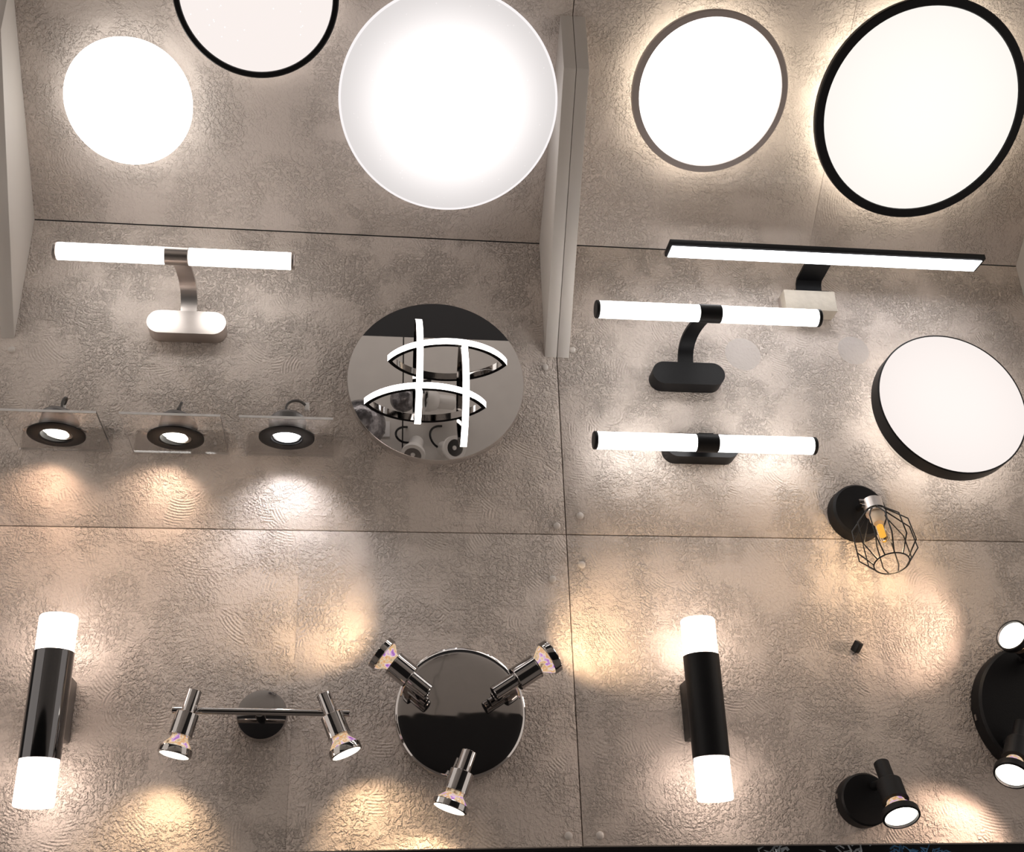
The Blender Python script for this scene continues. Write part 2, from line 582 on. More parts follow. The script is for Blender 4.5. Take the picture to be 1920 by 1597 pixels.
E_RING = emat('ring_lamp_opal', (1.0, 0.98, 0.95), 4.5)
E_CREAM = diffuser('cream_opal', (1.0, 0.955, 0.90), 0.97, 1.1, 1.0, 0.17)
halo_lamp('round_ceiling_lamp', 0.202, 0.2481, 0.1141, 0.0095, M_TAUPE, E_RING, 'round lamp with a taupe grey rim and a yellowish halo behind it')
halo_lamp('round_ceiling_lamp', 0.5227, 0.2424, 0.1601, 0.0125, M_BLACK, E_CREAM, 'largest black rimmed round lamp at the top right, glowing halo on the panel')
x_, s_ = slp(487, 147, 0.05)
E_STAR = diffuser('starry_opal', (1.0, 0.915, 0.88), 0.97, 0.97, 1.0, 0.12, sparkle=0.6)
halo_lamp('round_ceiling_lamp', slp(480, 0, 0.05)[0], s_ + 0.1095, 0.1095, 0.0075, M_BLACKS, E_STAR, 'black rimmed round lamp cut off by the top edge, faint star sparkle', backE=emat('halo_led_white', (1.0, 0.93, 0.88), 2.0))

# opal dome
x_, s_ = -0.6130, 0.1825
R = 0.0868
t = thing('dome_lamp', SL(x_, s_), 'small plain white opal dome lamp without a rim beside the left divider', 'ceiling lamp')
o = SL(x_, s_)
bm = B(); lathe(bm, [(R * 0.90, 0.0005), (R * 0.90, 0.012)], o, NS, 64); finish('mounting_base', bm, M_WHITE, t)
bm = B(); lathe(bm, [(R * 0.93, 0.012), (R * 0.985, 0.020), (R, 0.030)] + [(R * math.cos(a), 0.030 + 0.026 * math.sin(a)) for a in [math.radians(q) for q in range(10, 90, 10)]] + [(0, 0.056)], o, NS, 72)
finish('shade', bm, emat('dome_opal', (1.0, 0.97, 0.93), 2.8), t)

# big shallow dome with a clear edge line
x_, s_, R = -0.1722, 0.2138, 0.1527
o = SL(x_, s_)
t = thing('dome_lamp', o, 'large white shallow dome lamp with a soft bright centre and grey edges', 'ceiling lamp')
bm = B(); lathe(bm, [(R * 0.80, 0.0005), (R * 0.80, 0.030)], o, NS, 64); finish('mounting_base', bm, M_WHITE, t)
bm = B(); ring_lathe(bm, [(R - 0.004, 0.052), (R, 0.054), (R + 0.0006, 0.057), (R - 0.001, 0.0595), (R - 0.004, 0.0585)], o, NS, 120)
finish('rim', bm, emat('rim_glow', (1.0, 0.95, 0.95), 1.0 * KE), t)
bm = B(); lathe(bm, [(R * 0.78, 0.028), (R * 0.93, 0.042), (R - 0.002, 0.055)] + [(R * 0.985 * math.cos(a), 0.058 + 0.022 * math.sin(a)) for a in [math.radians(q) for q in range(0, 90, 9)]] + [(0, 0.080)], o, NS, 96, cap0=False)
finish('shade', bm, diffuser('big_dome_opal', (1.0, 0.945, 0.93), 0.76, 2.6, 2.0, 0.168, sparkle=0.12), t)

# black drum lamp on the wall
o = Vector((0.5596, 0, 0.1827)); R = 0.1113; off = 0.075
t = thing('round_wall_lamp', o, 'round lamp with a deep black side on the wall, above the cage spotlight', 'wall lamp')
bm = B(); lathe(bm, [(R * 0.72, 0.0005), (R * 0.72, 0.046)], o, OUT, 64); finish('mounting_base', bm, M_WHITE, t)
bm = B(); ring_lathe(bm, [(R * 0.97, 0.052), (R, 0.050), (R, off - 0.001), (R - 0.0012, off), (R - 0.0022, off), (R - 0.0022, 0.054)], o, OUT, 96); finish('rim', bm, M_BLACKS, t)
bm = B(); lathe(bm, [(R - 0.0022, 0), (R * 0.6, 0.0012), (0, 0.002)], o + OUT * (off - 0.001), OUT, 96); finish('diffuser', bm, diffuser('drum_opal', (1.0, 0.915, 0.875), 0.97, 1.08, 1.0, 0.13), t)
bm = B(); ring_lathe(bm, [(R * 0.72 + 0.001, 0.0465), (R * 0.94, 0.0465), (R * 0.94, 0.0515), (R * 0.72 + 0.001, 0.0515)], o, OUT, 96); finish('halo_light', bm, emat('halo_led_soft', (1.0, 0.93, 0.86), 3.8), t)

# ================================================================== tube lights
def tube_lamp(label, x0, x1, y, z, r, xc, mat, mount, base_c, armed, collar_w=0.032, half=0.054, hh=0.018, depth=0.026):
    bx, bz = base_c
    t = thing('tube_wall_lamp', (bx, 0, bz), label, 'wall lamp')
    bm = B()
    prism(bm, pill(bx, bz, half, hh, -0.0003), (0, -depth, 0))
    finish('wall_plate', bm, mount, t)
    a, b = Vector((x0, y, z)), Vector((x1, y, z))
    cw = 0.0055
    bm = B(); cyl(bm, a + XR * cw, Vector((xc - collar_w / 2, y, z)), r, 32); finish('light_tube', bm, E_TUBE, t)
    bm = B(); cyl(bm, Vector((xc + collar_w / 2, y, z)), b - XR * cw, r, 32); finish('light_tube', bm, E_TUBE, t)
    for p, q in ((a, a + XR * cw), (b - XR * cw, b)):
        bm = B(); cyl(bm, p, q, r + 0.0006, 32, bev=0.0012); finish('end_cap', bm, mat, t)
    bm = B(); cyl(bm, (xc - collar_w / 2, y, z), (xc + collar_w / 2, y, z), r + 0.0009, 32, bev=0.0008); finish('collar', bm, mat, t)
    bm = B()
    if armed:
        zt = bz + hh
        path = [Vector((bx, -0.014, bz + hh * 0.5))] + bez((bx, -0.014, zt), (bx, -0.014, zt + 0.045), ((bx + xc) / 2, y * 0.55, z + 0.016), (xc, y + r * 0.5, z + 0.002))
        strap(bm, path, XR, 0.0225, 0.004)
        finish('arm', bm, mat, t)
    else:
        box(bm, (xc, y / 2 - depth / 2, bz), 0.022, abs(y) - depth + 0.006, 0.014, bev=0.001)
        finish('arm', bm, mat, t)
    return t

y7 = -0.11
a = wl(100, 470, 0.11); b = wl(553, 490, 0.11)
tube_lamp('brushed nickel tube lamp on a curved arm and a silver oval plate', a.x, b.x, y7, (a.z + b.z) / 2, 0.0118, wl(332, 480, 0.11).x, M_NICKEL, M_NICKEL, (-0.5275, 0.2965), True)
a = wl(1116, 578, 0.12); b = wl(1538, 598, 0.12)
tube_lamp('black tube lamp on a curved arm rising from a black oval plate', a.x, b.x, -0.12, (a.z + b.z) / 2, 0.0122, wl(1330, 587, 0.12).x, M_BLACK, M_BLACK, (0.1890, 0.2425), True)
a = wl(1112, 821, 0.05); b = wl(1530, 840, 0.05)
tube_lamp('black tube lamp without an arm, fixed close to the wall', a.x, b.x, -0.05, (a.z + b.z) / 2, 0.0122, wl(1325, 832, 0.05).x, M_BLACK, M_BLACK, (0.198, 0.1275), False, depth=0.026)

# long flat bar light on a stone block
blk = thing('stone_block', (0.3925, 0, 0.358), 'small cream stone block fixed to the wall under the long black bar light', 'block')
bm = B(); box(bm, (0.3925, -0.0135, 0.3755), 0.081, 0.0265, 0.035, bev=0.0008); finish('block_body', bm, M_STONE, blk)
bm = B(); box(bm, (0.3515, -0.006, 0.3755), 0.002, 0.006, 0.028); finish('metal_edge', bm, M_NICKEL, blk)
zt = 0.393
a = wl(1252, 480, 0.08); b = wl(1836, 492, 0.08)
zb8 = 0.4170
t = thing('bar_wall_lamp', (0.398, -0.014, zt), 'long flat black bar light above the stone block', 'wall lamp')
bm = B(); box(bm, (0.398, -0.0135, zt + 0.0012), 0.056, 0.022, 0.0022, bev=0.0004); finish('foot_plate', bm, M_BLACK, t)
bm = B(); strap(bm, [(0.398, -0.0135, zt + 0.001), (0.398, -0.0135, zt + 0.010), (0.398, -0.0155, zt + 0.018), (0.398, -0.021, zt + 0.0235), (0.398, -0.08, zb8 + 0.005)], XR, 0.040, 0.004); finish('arm', bm, M_BLACK, t)
xm, hl = (a.x + b.x) / 2, (b.x - a.x) / 2
bm = B(); box(bm, (xm, -0.082, zb8 + 0.0035), 2 * hl, 0.034, 0.0085, bev=0.0008); finish('housing', bm, M_BLACK, t)
bm = B(); box(bm, (xm, -0.080, zb8 - 0.0012), 2 * hl - 0.008, 0.0275, 0.0014); finish('diffuser', bm, E_BAR, t)

# ================================================================== chrome plate with crossing LED arcs
o = Vector((-0.18, 0, 0.2087)); R = 0.1232; off = 0.045
t = thing('led_arc_lamp', o, 'mirror chrome disc with four crossing curved LED strips', 'wall lamp')
bm = B(); lathe(bm, [(R * 0.5, 0.0005), (R * 0.5, 0.027), (R - 0.003, 0.029), (R, 0.031), (R, off - 0.002), (R - 0.001, off)], o, OUT, 120); finish('mirror_plate', bm, M_MIRROR, t)
def led_arc(p, q, out_extra, wdir):
    """curved strip standing on the plate between p and q, bulging out of it."""
    p, q = Vector(p), Vector(q)
    c = (q - p).length / 2
    rise = 0.052 + out_extra
    rad = (c * c + rise * rise) / (2 * rise)
    half = math.asin(min(1, c / rad))
    mid = (p + q) / 2
    ex = (q - p).normalized()
    ctr = mid + OUT * (rise - rad)
    def path(rr):
        return [ctr + (ex * math.sin(a) + OUT * math.cos(a)) * rr for a in [(-half + 2 * half * k / 40) for k in range(41)]]
    w = 0.0096
    bm = B(); strap(bm, path(rad - 0.003), wdir, w, 0.006)
    body = finish('led_arc', bm, M_CHROME_D, t)
    bm = B(); strap(bm, path(rad - 0.0002), wdir, w - 0.0008, 0.0008)
    finish('led_strip', bm, E_ARC, body)
def onp(px, py): return wl(px, py, off + 0.0004)
for a, b, e in (((727, 674), (950, 676), 0.0015), ((683, 754), (911, 756), 0.0)):
    A, Bp = onp(*a), onp(*b)
    zmid = (A.z + Bp.z) / 2; A.z = Bp.z = zmid
    led_arc(A, Bp, e, UP)
for (px, py), ext, e in (((783, 794), 0.163, 0.003), ((869, 837), 0.163, -0.001)):
    A = onp(px, py)
    led_arc(A, A + UP * ext, e, XR)

# ================================================================== acrylic shelves with recessed downlights
zsh = 0.1071
def downlight(x0, x1, ring, col, emis, watt, lab_s, lab_d, aim, tilt):
    xm = (x0 + x1) / 2
    dep = 0.117
    s = thing('acrylic_shelf', (xm, 0, zsh), lab_s, 'shelf', 'acrylic lamp shelves')
    (rx, ry), rr = ring, 0.0362
    hole = rr * 0.84
    # plate with a round hole
    bm = B()
    n = 40
    th = 0.0035
    outer = []
    for k in range(n):
        a = 2 * math.pi * (k + 0.5) / n
        dx, dy = math.cos(a), math.sin(a)
        sc = min((x1 - rx) / dx if dx > 0 else (x0 - rx) / dx, (-0.0005 - ry) / dy if dy > 0 else (-dep - ry) / dy)
        outer.append((rx + dx * sc, ry + dy * sc))
    corners = [(x1, -0.0005), (x0, -0.0005), (x0, -dep), (x1, -dep)]
    for c in corners:
        i = min(range(n), key=lambda j: (outer[j][0] - c[0]) ** 2 + (outer[j][1] - c[1]) ** 2)
        outer[i] = c
    V = {}
    for lev, z in ((0, zsh), (1, zsh + th)):
        V[lev, 'o'] = [bm.verts.new((p[0], p[1], z)) for p in outer]
        V[lev, 'i'] = [bm.verts.new((rx + hole * math.cos(2 * math.pi * (k + 0.5) / n), ry + hole * math.sin(2 * math.pi * (k + 0.5) / n), z)) for k in range(n)]
    for k in range(n):
        j = (k + 1) % n
        bm.faces.new((V[0, 'o'][k], V[0, 'o'][j], V[0, 'i'][j], V[0, 'i'][k]))
        bm.faces.new((V[1, 'o'][k], V[1, 'i'][k], V[1, 'i'][j], V[1, 'o'][j]))
        bm.faces.new((V[0, 'o'][k], V[1, 'o'][k], V[1, 'o'][j], V[0, 'o'][j]))
        bm.faces.new((V[0, 'i'][k], V[0, 'i'][j], V[1, 'i'][j], V[1, 'i'][k]))
    finish('plate', bm, M_ACRYL, s, smooth=False)
    bm = B(); box(bm, ((x0 + x1) / 2, -dep - 0.0004, zsh + th / 2), x1 - x0, 0.0006, th - 0.0004); finish('edge_highlight', bm, M_EDGE, s, smooth=False)  # added pale strip, paints the bright glint on the front edge
    # upstand against the wall with rounded upper corners
    bm = B()
    hz, rc = 0.036, 0.008
    pts = [(x0, -0.0005, zsh + th + 0.0003), (x1, -0.0005, zsh + th + 0.0003)]
    for cx, a0 in ((x1 - rc, 0), (x0 + rc, 90)):
        for q in range(0, 91, 30):
            a = math.radians(a0 + q)
            pts.append((cx + rc * math.cos(a), -0.0005, zsh + hz - rc + rc * math.sin(a)))
    prism(bm, pts, (0, -0.003, 0))
    finish('upstand', bm, M_ACRYL, s, smooth=False)
    bm = B(); lathe(bm, [(0.0022, 0), (0.0022, 0.001), (0, 0.0014)], (x1 - 0.018, -0.0038, zsh + 0.016), OUT, 12); finish('screw', bm, M_NICKEL, s)
    # the downlight
    d = thing('downlight', (rx, ry, zsh), lab_d, 'downlight', 'recessed downlights in acrylic shelves')
    c = Vector((rx, ry, zsh))
    bm = B(); ring_lathe(bm, [(rr, -0.0004), (rr, -0.0020), (rr - 0.004, -0.0036), (rr * 0.60, -0.0036), (rr * 0.55, -0.0020), (rr * 0.55, 0.006), (rr * 0.80, 0.0), (rr * 0.82, -0.0004)], c, UP, 64); finish('trim_ring', bm, M_BLACKS, d)
    ax = (UP + Vector(tilt)).normalized()
    tc = c + UP * 0.012
    bm = B(); lathe(bm, [(rr * 0.62, -0.009), (rr * 0.66, 0.002), (rr * 0.68, 0.012), (rr * 0.56, 0.0175), (rr * 0.25, 0.0210), (0, 0.0215)], tc, ax, 40); can = finish('can', bm, M_HEATSINK, d)
    for k in range(9):
        a = 2 * math.pi * k / 9
        bm = B(); box(bm, tc + ax * 0.010 + Vector((math.cos(a), math.sin(a), 0)) * rr * 0.46, 0.0014, 0.0014, 0.007); finish('cooling_fin', bm, M_BLACKS, can)
    bm = B(); lathe(bm, [(rr * 0.50, 0), (rr * 0.42, -0.0012), (0, -0.0018)], tc - ax * 0.0092, ax, 40); finish('lens', bm, emis, d)
    bm = B(); ring_lathe(bm, [(rr * 0.52, -0.0102), (rr * 0.56, -0.0102), (rr * 0.56, -0.0080), (rr * 0.52, -0.0080)], tc, ax, 40); finish('lens_ring', bm, M_CHROME_D, d)
    for sx in (-1, 1):
        bm = B()
        strap(bm, [c + Vector((sx * rr * 0.66, 0, 0.010)), c + Vector((sx * rr * 0.80, 0, 0.010)), c + Vector((sx * rr * 0.98, -0.004, 0.0045)), c + Vector((sx * rr * 1.12, -0.006, 0.0042))], (0, 1, 0), 0.007, 0.0008)
        finish('spring_clip', bm, M_NICKEL, d)
    top = tc + ax * 0.0210
    wire = bez(top, top + Vector((-0.012, 0.004, 0.018)), top + Vector((0.010, -0.006, 0.030)), top + Vector(aim), 12)
    bm = B(); tube(bm, wire, 0.0018, 8); finish('wire', bm, M_WIRE, d)
    bm = B(); box(bm, wire[-1], 0.006, 0.006, 0.011, bev=0.0008); finish('wire_connector', bm, M_WHITE, d)
    spot_light(d, tc - ax * 0.0115, -ax + Vector((0, 0.42, 0)), watt, col, 110, 0.9, 0.010)

def ring_c(l, r, ty, by):
    A, Bq = zp(l[0], l[1], zsh - 0.003), zp(r[0], r[1], zsh - 0.003)
    T, Q = zp(*ty, zsh - 0.003), zp(*by, zsh - 0.003)
    return ((A.x + Bq.x) / 2, (T.y + Q.y) / 2)
downlight(-0.7295, -0.6110, ring_c((50, 812), (162, 826), (106, 795), (106, 838)), (1.0, 0.66, 0.44), E_BULB, 0.32,
          'clear acrylic shelf cut off by the left picture edge', 'black ring downlight nearest the left edge, glowing warm', (-0.004, 0.01, 0.012), (0.22, 0.05, 0))
downlight(-0.5835, -0.4590, ring_c((275, 812), (380, 826), (327, 802), (327, 844)), (1.0, 0.72, 0.52), E_BULB, 0.38,
          'middle one of the three clear acrylic shelves', 'middle black ring downlight with a warm pool of light below', (-0.014, 0.012, 0.004), (0.24, 0.04, 0))
downlight(-0.4361, -0.3180, ring_c((487, 824), (588, 826), (538, 800), (538, 845)), (0.97, 0.96, 1.0), E_BULB_C, 0.55,
          'clear acrylic shelf next to the mirror chrome disc lamp', 'black ring downlight nearest the mirror disc, with a cool white pool below', (0.024, 0.006, 0.016), (0.0, 0.10, 0))

# ================================================================== spot heads
def spot_head(parent, A, Bq, mat, ringmat, r=1.0, watt=0.5, col=(1.0, 0.70, 0.42), cone=92, emis=E_BULB, bl=0.9, aimy=0.7):
    A, Bq = Vector(A), Vector(Bq)
    L = (Bq - A).length; ax = (Bq - A).normalized()
    k = r * 1.0
    bm = B(); lathe(bm, [(0.0074 * k, 0), (0.0082 * k, 0.0008), (0.0082 * k, 0.37 * L)], A, ax, 28); h = finish('rear_sleeve', bm, mat, parent)
    bm = B(); lathe(bm, [(0.0074 * k, 0.355 * L), (0.0128 * k, 0.36 * L), (0.0135 * k, 0.37 * L), (0.0135 * k, 0.69 * L), (0.0141 * k, 0.695 * L), (0.0141 * k, 0.71 * L), (0.0095 * k, 0.715 * L)], A, ax, 32); finish('lamp_holder', bm, mat, parent)
    bm = B(); lathe(bm, [(0.0092 * k, 0.70 * L), (0.0100 * k, 0.755 * L), (0.0128 * k, 0.80 * L), (0.0158 * k, 0.85 * L), (0.0176 * k, 0.91 * L)], A, ax, 32); g = finish('reflector_bulb', bm, M_REFL, parent)
    bm = B(); ring_lathe(bm, [(0.0178 * k, 0.885 * L), (0.0190 * k, 0.89 * L), (0.0195 * k, 0.90 * L), (0.0195 * k, 0.99 * L), (0.0188 * k, L), (0.0172 * k, L), (0.0170 * k, 0.95 * L)], A, ax, 40); finish('front_ring', bm, ringmat, parent)
    bm = B(); lathe(bm, [(0.0172 * k, 0.955 * L), (0.012 * k, 0.975 * L), (0, 0.985 * L)], A, ax, 32); finish('bulb_face', bm, emis, g)
    if watt:
        spot_light(parent, A + ax * (L * 1.01), ax + Vector((0, aimy, 0)), watt, col, cone, bl, 0.010)
    return ax

BEAM = 1.7
# two spot bar
o = Vector((-0.3925, 0, -0.2465))
t = thing('spot_bar', o, 'chrome bar with two small spotlights on a round plate', 'spotlight')
bm = B(); lathe(bm, [(0.0300, 0.0005), (0.0306, 0.004), (0.0306, 0.017), (0.0296, 0.0195), (0.022, 0.0212), (0, 0.0222)], o, OUT, 64); finish('wall_plate', bm, M_CHROME, t)
yb = -0.058
a = wl(323, 1331, 0.058); b = wl(656, 1337, 0.058)
bm = B(); cyl(bm, a, b, 0.0042, 20, bev=0.0006); finish('bar', bm, M_CHROME, t)
bm = B(); cyl(bm, (o.x, -0.02, a.z * 0.5 + b.z * 0.5), (o.x, yb, a.z * 0.5 + b.z * 0.5), 0.006, 20); finish('stem', bm, M_CHROME, t)
HO = 0.073
for A, Bq in (((366, 1294), (326, 1416)), ((606, 1300), (650, 1413))):
    A, Bq = wl(*A, HO), wl(*Bq, HO + 0.004)
    spot_head(t, A, Bq, M_CHROME, M_CHROME_D, watt=0.8)
    m = A.lerp(Bq, 0.30)
    bm = B(); cyl(bm, (m.x, yb - 0.0005, m.z), (m.x, -HO, m.z), 0.005, 16); finish('joint', bm, M_CHROME, t)

# three spot plate
o = Vector((-0.1499, 0, -0.2457)); R = 0.0815
t = thing('spot_plate', o, 'round dark chrome plate carrying three small spotlights', 'spotlight')
bm = B(); lathe(bm, [(R - 0.002, 0.0005), (R, 0.004), (R, 0.0245), (R - 0.0006, 0.0262), (R - 0.002, 0.0272)] + [((R - 0.002) * math.cos(q), 0.0272 + 0.0048 * math.sin(q)) for q in [math.radians(w) for w in range(12, 90, 12)]] + [(0, 0.032)], o, OUT, 96); finish('wall_plate', bm, M_CHROME_W, t)
for A, Bq, w in (((804, 1297), (711, 1221), 0.7), ((926, 1300), (1037, 1228), 0.9), ((880, 1408), (842, 1517), 1.5)):
    A, Bq = wl(*A, HO), wl(*Bq, HO + 0.002)
    ax = spot_head(t, A, Bq, M_CHROME, M_CHROME_D, r=1.1, watt=w)
    m = A.lerp(Bq, 0.16)
    bm = B(); cyl(bm, Vector((m.x, -0.028, m.z)), Vector((m.x, -HO + 0.004, m.z)), 0.005, 16); finish('joint', bm, M_CHROME, t)
    p = Vector((m.x, -0.047, m.z)) - ax * 0.012
    bm = B(); cyl(bm, p, p + ax * 0.030, 0.0062, 20, bev=0.0006); finish('swivel', bm, M_CHROME, t)

# black single spot
o = Vector((0.3615, 0, -0.3560)); R = 0.0325
t = thing('spotlight', o, 'matt black single spotlight on a round plate, low on the wall', 'spotlight')
bm = B(); lathe(bm, [(R, 0.0005), (R + 0.0004, 0.004), (R, 0.021), (R - 0.002, 0.0235), (0, 0.0245)], o, OUT, 64); finish('wall_plate', bm, M_BLACK, t)
bm = B(); box(bm, o + Vector((-R - 0.0005, -0.010, 0.006)), 0.002, 0.004, 0.006); finish('side_screw', bm, M_NICKEL, t)
A, Bq = wl(1652, 1430, 0.045), wl(1691, 1533, 0.083)
spot_head(t, A, Bq, M_BLACK, M_BLACK, r=1.18, watt=0.8, aimy=1.0, col=(1.0, 0.56, 0.42))
m = A.lerp(Bq, 0.35)
bm = B(); cyl(bm, (m.x - 0.004, -0.022, m.z), m, 0.0055, 16); finish('joint', bm, M_BLACK, t)

# black multi spot plate cut by the right edge
o = Vector((0.626, 0, -0.246)); R = 0.0895
t = thing('spot_plate', o, 'large matt black spotlight plate cut off by the right picture edge', 'spotlight')
bm = B(); lathe(bm, [(R, 0.0005), (R + 0.0006, 0.004), (R, 0.022), (R - 0.003, 0.0255), (0, 0.029)], o, OUT, 96); finish('wall_plate', bm, M_BLACK, t)
bm = B(); box(bm, o + Vector((-R - 0.0006, -0.010, -0.006)), 0.002, 0.004, 0.008); finish('side_screw', bm, M_NICKEL, t)
for A, Bq in ((wl(1958, 1240, 0.045), wl(1896, 1190, 0.086)), (wl(1915, 1357, 0.045), wl(1897, 1455, 0.083))):
    spot_head(t, A, Bq, M_BLACK, M_BLACK, r=1.12, watt=1.0, aimy=1.35, col=(1.0, 0.72, 0.54))
    m = A.lerp(Bq, 0.3)
    bm = B(); cyl(bm, (m.x, -0.026, m.z), m, 0.0055, 16); finish('joint', bm, M_BLACK, t)

# ================================================================== up and down wall lamps
def updown(label, x, z0, z1, z2, z3, r, mat, blkmat, bw, side):
    y = -0.06
    t = thing('up_down_wall_lamp', (x, 0, (z0 + z3) / 2), label, 'wall lamp', 'up and down cylinder lamps')
    bm = B(); lathe(bm, [(r, 0), (r, z1 - z2)], (x, y, z2), UP, 48, cap0=True); finish('body', bm, mat, t, angle=50)
    bm = B(); lathe(bm, [(r * 0.95, 0), (r * 0.96, z0 - z1 - 0.002), (r * 0.92, z0 - z1 - 0.0003), (0, z0 - z1)], (x, y, z1 + 0.0003), UP, 48); finish('glass_shade', bm, E_UD, t)
    bm = B(); lathe(bm, [(r * 0.95, 0), (r * 0.96, z2 - z3 - 0.002), (r * 0.92, z2 - z3 - 0.0003), (0, z2 - z3)], (x, y, z2 - 0.0003), -UP, 48); finish('glass_shade', bm, E_UD, t)
    zc = (z1 + z2) / 2
    bm = B(); box(bm, (x + side * 0.001, -0.022, zc + 0.004), bw, 0.043, 0.073, bev=0.001); finish('wall_bracket', bm, blkmat, t)
updown('up and down cylinder lamp with a glossy chrome body at the left edge', -0.6355, -0.1377, -0.1813, -0.3061, -0.3569, 0.0232, M_CHROME_REFL, M_BRACKET, 0.035, 0)
updown('up and down cylinder lamp with a matt black body right of the joint', 0.1540, -0.1364, -0.1835, -0.3103, -0.3599, 0.0228, M_BLACK, M_BLACKS, 0.030, 0)

# ================================================================== cage spotlight
o = Vector((0.418, 0, 0.0350)); R = 0.0395
t = thing('cage_spotlight', o, 'black wall spotlight with an open wire cage around an amber bulb', 'spotlight')
bm = B(); lathe(bm, [(R + 0.001, 0.0005), (R + 0.001, 0.004), (R, 0.020), (R - 0.003, 0.0235), (0, 0.0245)], o, OUT, 64); finish('wall_plate', bm, M_BLACK, t)
A = wl(1634, 938, 0.060); Bq = wl(1672, 1056, 0.093)
ax = (Bq - A).normalized(); L = (Bq - A).length
ex, ey, _ = frame(ax, (1, 0, 0))
bm = B(); cyl(bm, (A.x - 0.004, -0.023, A.z + 0.002), A + Vector((-0.002, 0.004, -0.002)), 0.0045, 16); finish('joint', bm, M_CHROME, t)
bm = B(); cyl(bm, A + ex * -0.018 + ax * 0.003, A + ex * 0.002 + ax * 0.003, 0.0034, 14); cyl(bm, A + ex * -0.017 + ax * 0.010, A + ex * 0.0 + ax * 0.010, 0.0024, 14); finish('swivel', bm, M_CHROME, t)
bm = B(); lathe(bm, [(0.011, 0), (0.0135, 0.002), (0.0135, 0.0235), (0.0122, 0.0245)], A, ax, 32); sk = finish('socket', bm, M_NICKEL, t)
bm = B(); lathe(bm, [(0.0100, 0.0245), (0.0105, 0.034), (0.0070, 0.0405)], A, ax, 24); finish('bulb_base', bm, M_CERAMIC, t)
bm = B(); lathe(bm, [(0.0055, 0.0395), (0.0060, 0.044), (0.0060, 0.066), (0.0035, 0.071), (0, 0.072)], A, ax, 20); gb = finish('bulb', bm, M_GLASS, t)
bm = B(); cyl(bm, A + ax * 0.044, A + ax * 0.064, 0.0036, 14, bev=0.001); finish('filament', bm, E_FIL, gb)
r1, r2, rb, rt = 0.0385, 0.0400, 0.0232, 0.0135
NW = 12
for k in range(NW):
    def pt(r, h, kk):
        q = 2 * math.pi * kk / NW + 0.2
        return A + ax * (h * L) + (ex * math.cos(q) + ey * math.sin(q)) * r
    bm = B(); tube(bm, [pt(rt, 0.19, k), pt(r1, 0.47, k), pt(r2, 0.80, k), pt(rb, 1.0, k)], 0.00095, 6); finish('cage_wire', bm, M_BLACKS, t)
for r, h in ((rb, 1.0), (rt + 0.0006, 0.19)):
    bm = B(); tube(bm, [A + ax * (h * L) + (ex * math.cos(2 * math.pi * k / 36) + ey * math.sin(2 * math.pi * k / 36)) * r for k in range(36)], 0.0010, 6, closed=True); finish('cage_ring', bm, M_BLACKS, t)
pl = bpy.data.lights.new('bulb_light', 'POINT'); pl.energy = 0.35 * S * S; pl.color = (1.0, 0.70, 0.40); pl.shadow_soft_size = 0.006 * S
po = bpy.data.objects.new('bulb_light', pl); COL.objects.link(po); po.parent = t; po.location = (A + ax * 0.082 - BASE[t.name]) * S

# bare terminal block on wire ends
c = wl(1603, 1215, 0.0)
t = thing('terminal_block', c, 'tiny dark terminal block with bare wire ends sticking out of the wall', 'connector')
d1 = Vector((0.35, -0.6, 0.75)).normalized()
bm = B(); box(bm, c + Vector((0, -0.007, 0.0)), 0.010, 0.009, 0.015, ax=frame(d1)[0:3], bev=0.0012); finish('block_body', bm, M_WIRE if False else M_BLACKS, t)
bm = B(); tube(bm, [c + Vector((-0.004, 0.0005, -0.008)), c + Vector((-0.002, -0.005, -0.007)), c + Vector((0.0, -0.008, -0.002))], 0.0012, 6); finish('wire', bm, M_WIRE, t)
bm = B(); tube(bm, [c + Vector((-0.004, -0.004, -0.009)), c + Vector((0.004, -0.005, -0.0085)), c + Vector((0.010, -0.004, -0.009))], 0.0006, 6); finish('wire', bm, M_NICKEL, t)

# ================================================================== things under the wall edge
def branchy(name, label, px0, px1, mat, n, seed):
    rnd = random.Random(seed)
    y = 0.03
    A, Bq = wl(px0, 1592, -y), wl(px1, 1592, -y)
    base = (A + Bq) / 2 - UP * 0.05
    t = thing(name, base, label, 'decoration')
    for k in range(n):
        x = A.x + (Bq.x - A.x) * rnd.random()
        ztop = A.z + 0.003 * rnd.uniform(-2.2, 1.2)
        p = Vector((x, y + rnd.uniform(-0.012, 0.012), base.z))
        pts = [Vector((base.x + (x - base.x) * 0.4, y, base.z))]
        for i in range(1, 7):
            f = i / 6
            pts.append(Vector((base.x + (x - base.x) * (0.4 + 0.6 * f) + rnd.uniform(-0.005, 0.005), p.y, base.z + (ztop - base.z) * math.sin(f * math.pi * 0.62) / 0.93)))
        bm = B(); tube(bm, pts, rnd.uniform(0.0007, 0.0013), 6); finish('crystal_strand', bm, mat, t)
    return t
branchy('crystal_garland', 'pale icy strands under the wall edge, below the black up and down lamp', 1405, 1480, M_ICE, 12, 3)
branchy('crystal_garland', 'thin grey curled strands in the dark under the wall, left of the blue ones', 1500, 1630, M_ICE, 7, 5)
branchy('crystal_garland', 'bright blue strands under the wall edge, below the black single spotlight', 1675, 1785, M_BLUE, 16, 9)

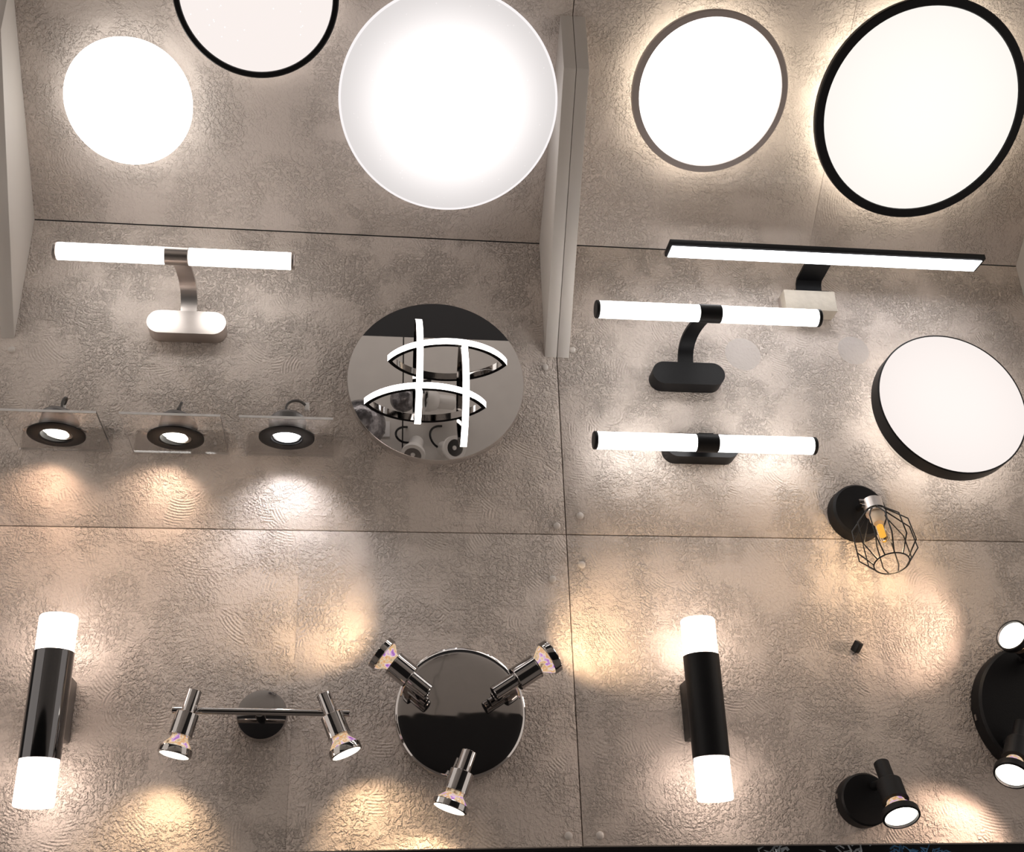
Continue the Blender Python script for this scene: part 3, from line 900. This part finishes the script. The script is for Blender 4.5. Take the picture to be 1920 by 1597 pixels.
# ================================================================== the opposite display, seen mirrored in the chrome disc
def mirrored(px, py, yplane=YO):
    """the point on the plane y = yplane that the chrome disc shows at this pixel."""
    P = wl(px, py, 0.045)
    v = (P - CAM).normalized()
    v.y = -v.y
    return P + v * ((yplane - P.y) / v.y)
op = structure('wall_opposite_display', (0, YO, 0.1))
ztop = (mirrored(690, 629).z + mirrored(945, 640).z) / 2
xs = mirrored(755, 800).x
for x0, x1 in ((-RX + 0.1, xs - 0.002), (xs + 0.002, RX - 0.1)):
    bm = B(); box(bm, ((x0 + x1) / 2, YO - 0.004, (ztop + 0.13) / 2), x1 - x0, 0.012, ztop - 0.13, bev=0.001)
    finish('wall_panel', bm, M_OPP, op)
def opp_spot(px, py, aim, label, sz=1.0):
    c = mirrored(px, py, YO + 0.06)
    t = thing('swivel_spotlight', (c.x, YO + 0.002, c.z), label, 'spotlight', 'white spotlights on the opposite display')
    ax = Vector(aim).normalized()
    bm = B(); lathe(bm, [(0.020, 0), (0.022, 0.004), (0.022, 0.052), (0.028, 0.056), (0.036, 0.075), (0.036, 0.088)], c - ax * 0.05, ax, 32, cap1=False); finish('lamp_head', bm, M_WHITE, t)
    bm = B(); ring_lathe(bm, [(0.026, 0.036), (0.037, 0.036), (0.037, 0.040), (0.026, 0.040)], c, ax, 40); finish('front_ring', bm, M_WHITE, t)
    bm = B(); lathe(bm, [(0.026, 0.034), (0.010, 0.020), (0, 0.019)], c, ax, 32); finish('reflector', bm, M_CHROME_D, t)
    bm = B(); lathe(bm, [(0.009, 0.030), (0.006, 0.036), (0, 0.037)], c, ax, 20); finish('bulb', bm, M_WHITE, t)
    bm = B(); cyl(bm, (c.x, YO + 0.0025, c.z + 0.03), c - ax * 0.02, 0.007, 16); finish('arm', bm, M_WHITE, t)
    bm = B(); tube(bm, bez((c.x - 0.02, YO + 0.004, c.z + 0.10), (c.x - 0.08, YO + 0.05, c.z + 0.08), (c.x - 0.06, YO + 0.06, c.z), c - ax * 0.05), 0.0035, 8); finish('cable', bm, M_BLACKS, t)
opp_spot(777, 842, (-0.15, 0.55, -0.75), 'white swivel spotlight mirrored at the lower left of the chrome disc')
opp_spot(843, 840, (0.35, 0.85, -0.35), 'white swivel spotlight facing outward, mirrored at the bottom of the chrome disc')
opp_spot(822, 752, (-0.95, 0.2, 0.0), 'white spotlight turned sideways, mirrored in the middle of the chrome disc')
def globe(px, py, r, label):
    c = mirrored(px, py, YO + 0.10)
    t = thing('glitter_globe', (c.x, YO + 0.002, c.z), label, 'lamp', 'glitter globe lamps')
    bm = B(); lathe(bm, [(0, -r)] + [(r * math.cos(math.radians(q)), r * math.sin(math.radians(q))) for q in range(-80, 90, 10)] + [(0, r)], c, UP, 40); finish('globe', bm, M_GLITTER, t)
    bm = B(); cyl(bm, (c.x + 0.06, YO + 0.003, c.z + 0.05), c + Vector((0.0, 0, 0.0)), 0.006, 12); finish('arm', bm, M_CHROME_D, t)
globe(676, 796, 0.075, 'speckled glass globe mirrored at the left rim of the chrome disc')
globe(756, 748, 0.040, 'small speckled glass globe mirrored behind the lower LED strip')
c = mirrored(708, 800, YO + 0.02)
t = thing('price_card', (c.x, YO + 0.002, c.z), 'small white price card mirrored beside the speckled globe', 'price card')
bm = B(); box(bm, (c.x, YO + 0.006, c.z), 0.075, 0.002, 0.052); finish('card', bm, M_CARD, t)
for dx, dz, w, h in ((-0.020, 0.012, 0.022, 0.008), (0.018, -0.012, 0.010, 0.010), (0.002, -0.012, 0.010, 0.010)):
    bm = B(); box(bm, (c.x + dx, YO + 0.0075, c.z + dz), w, 0.001, h); finish('print_mark', bm, M_PRINT, t)
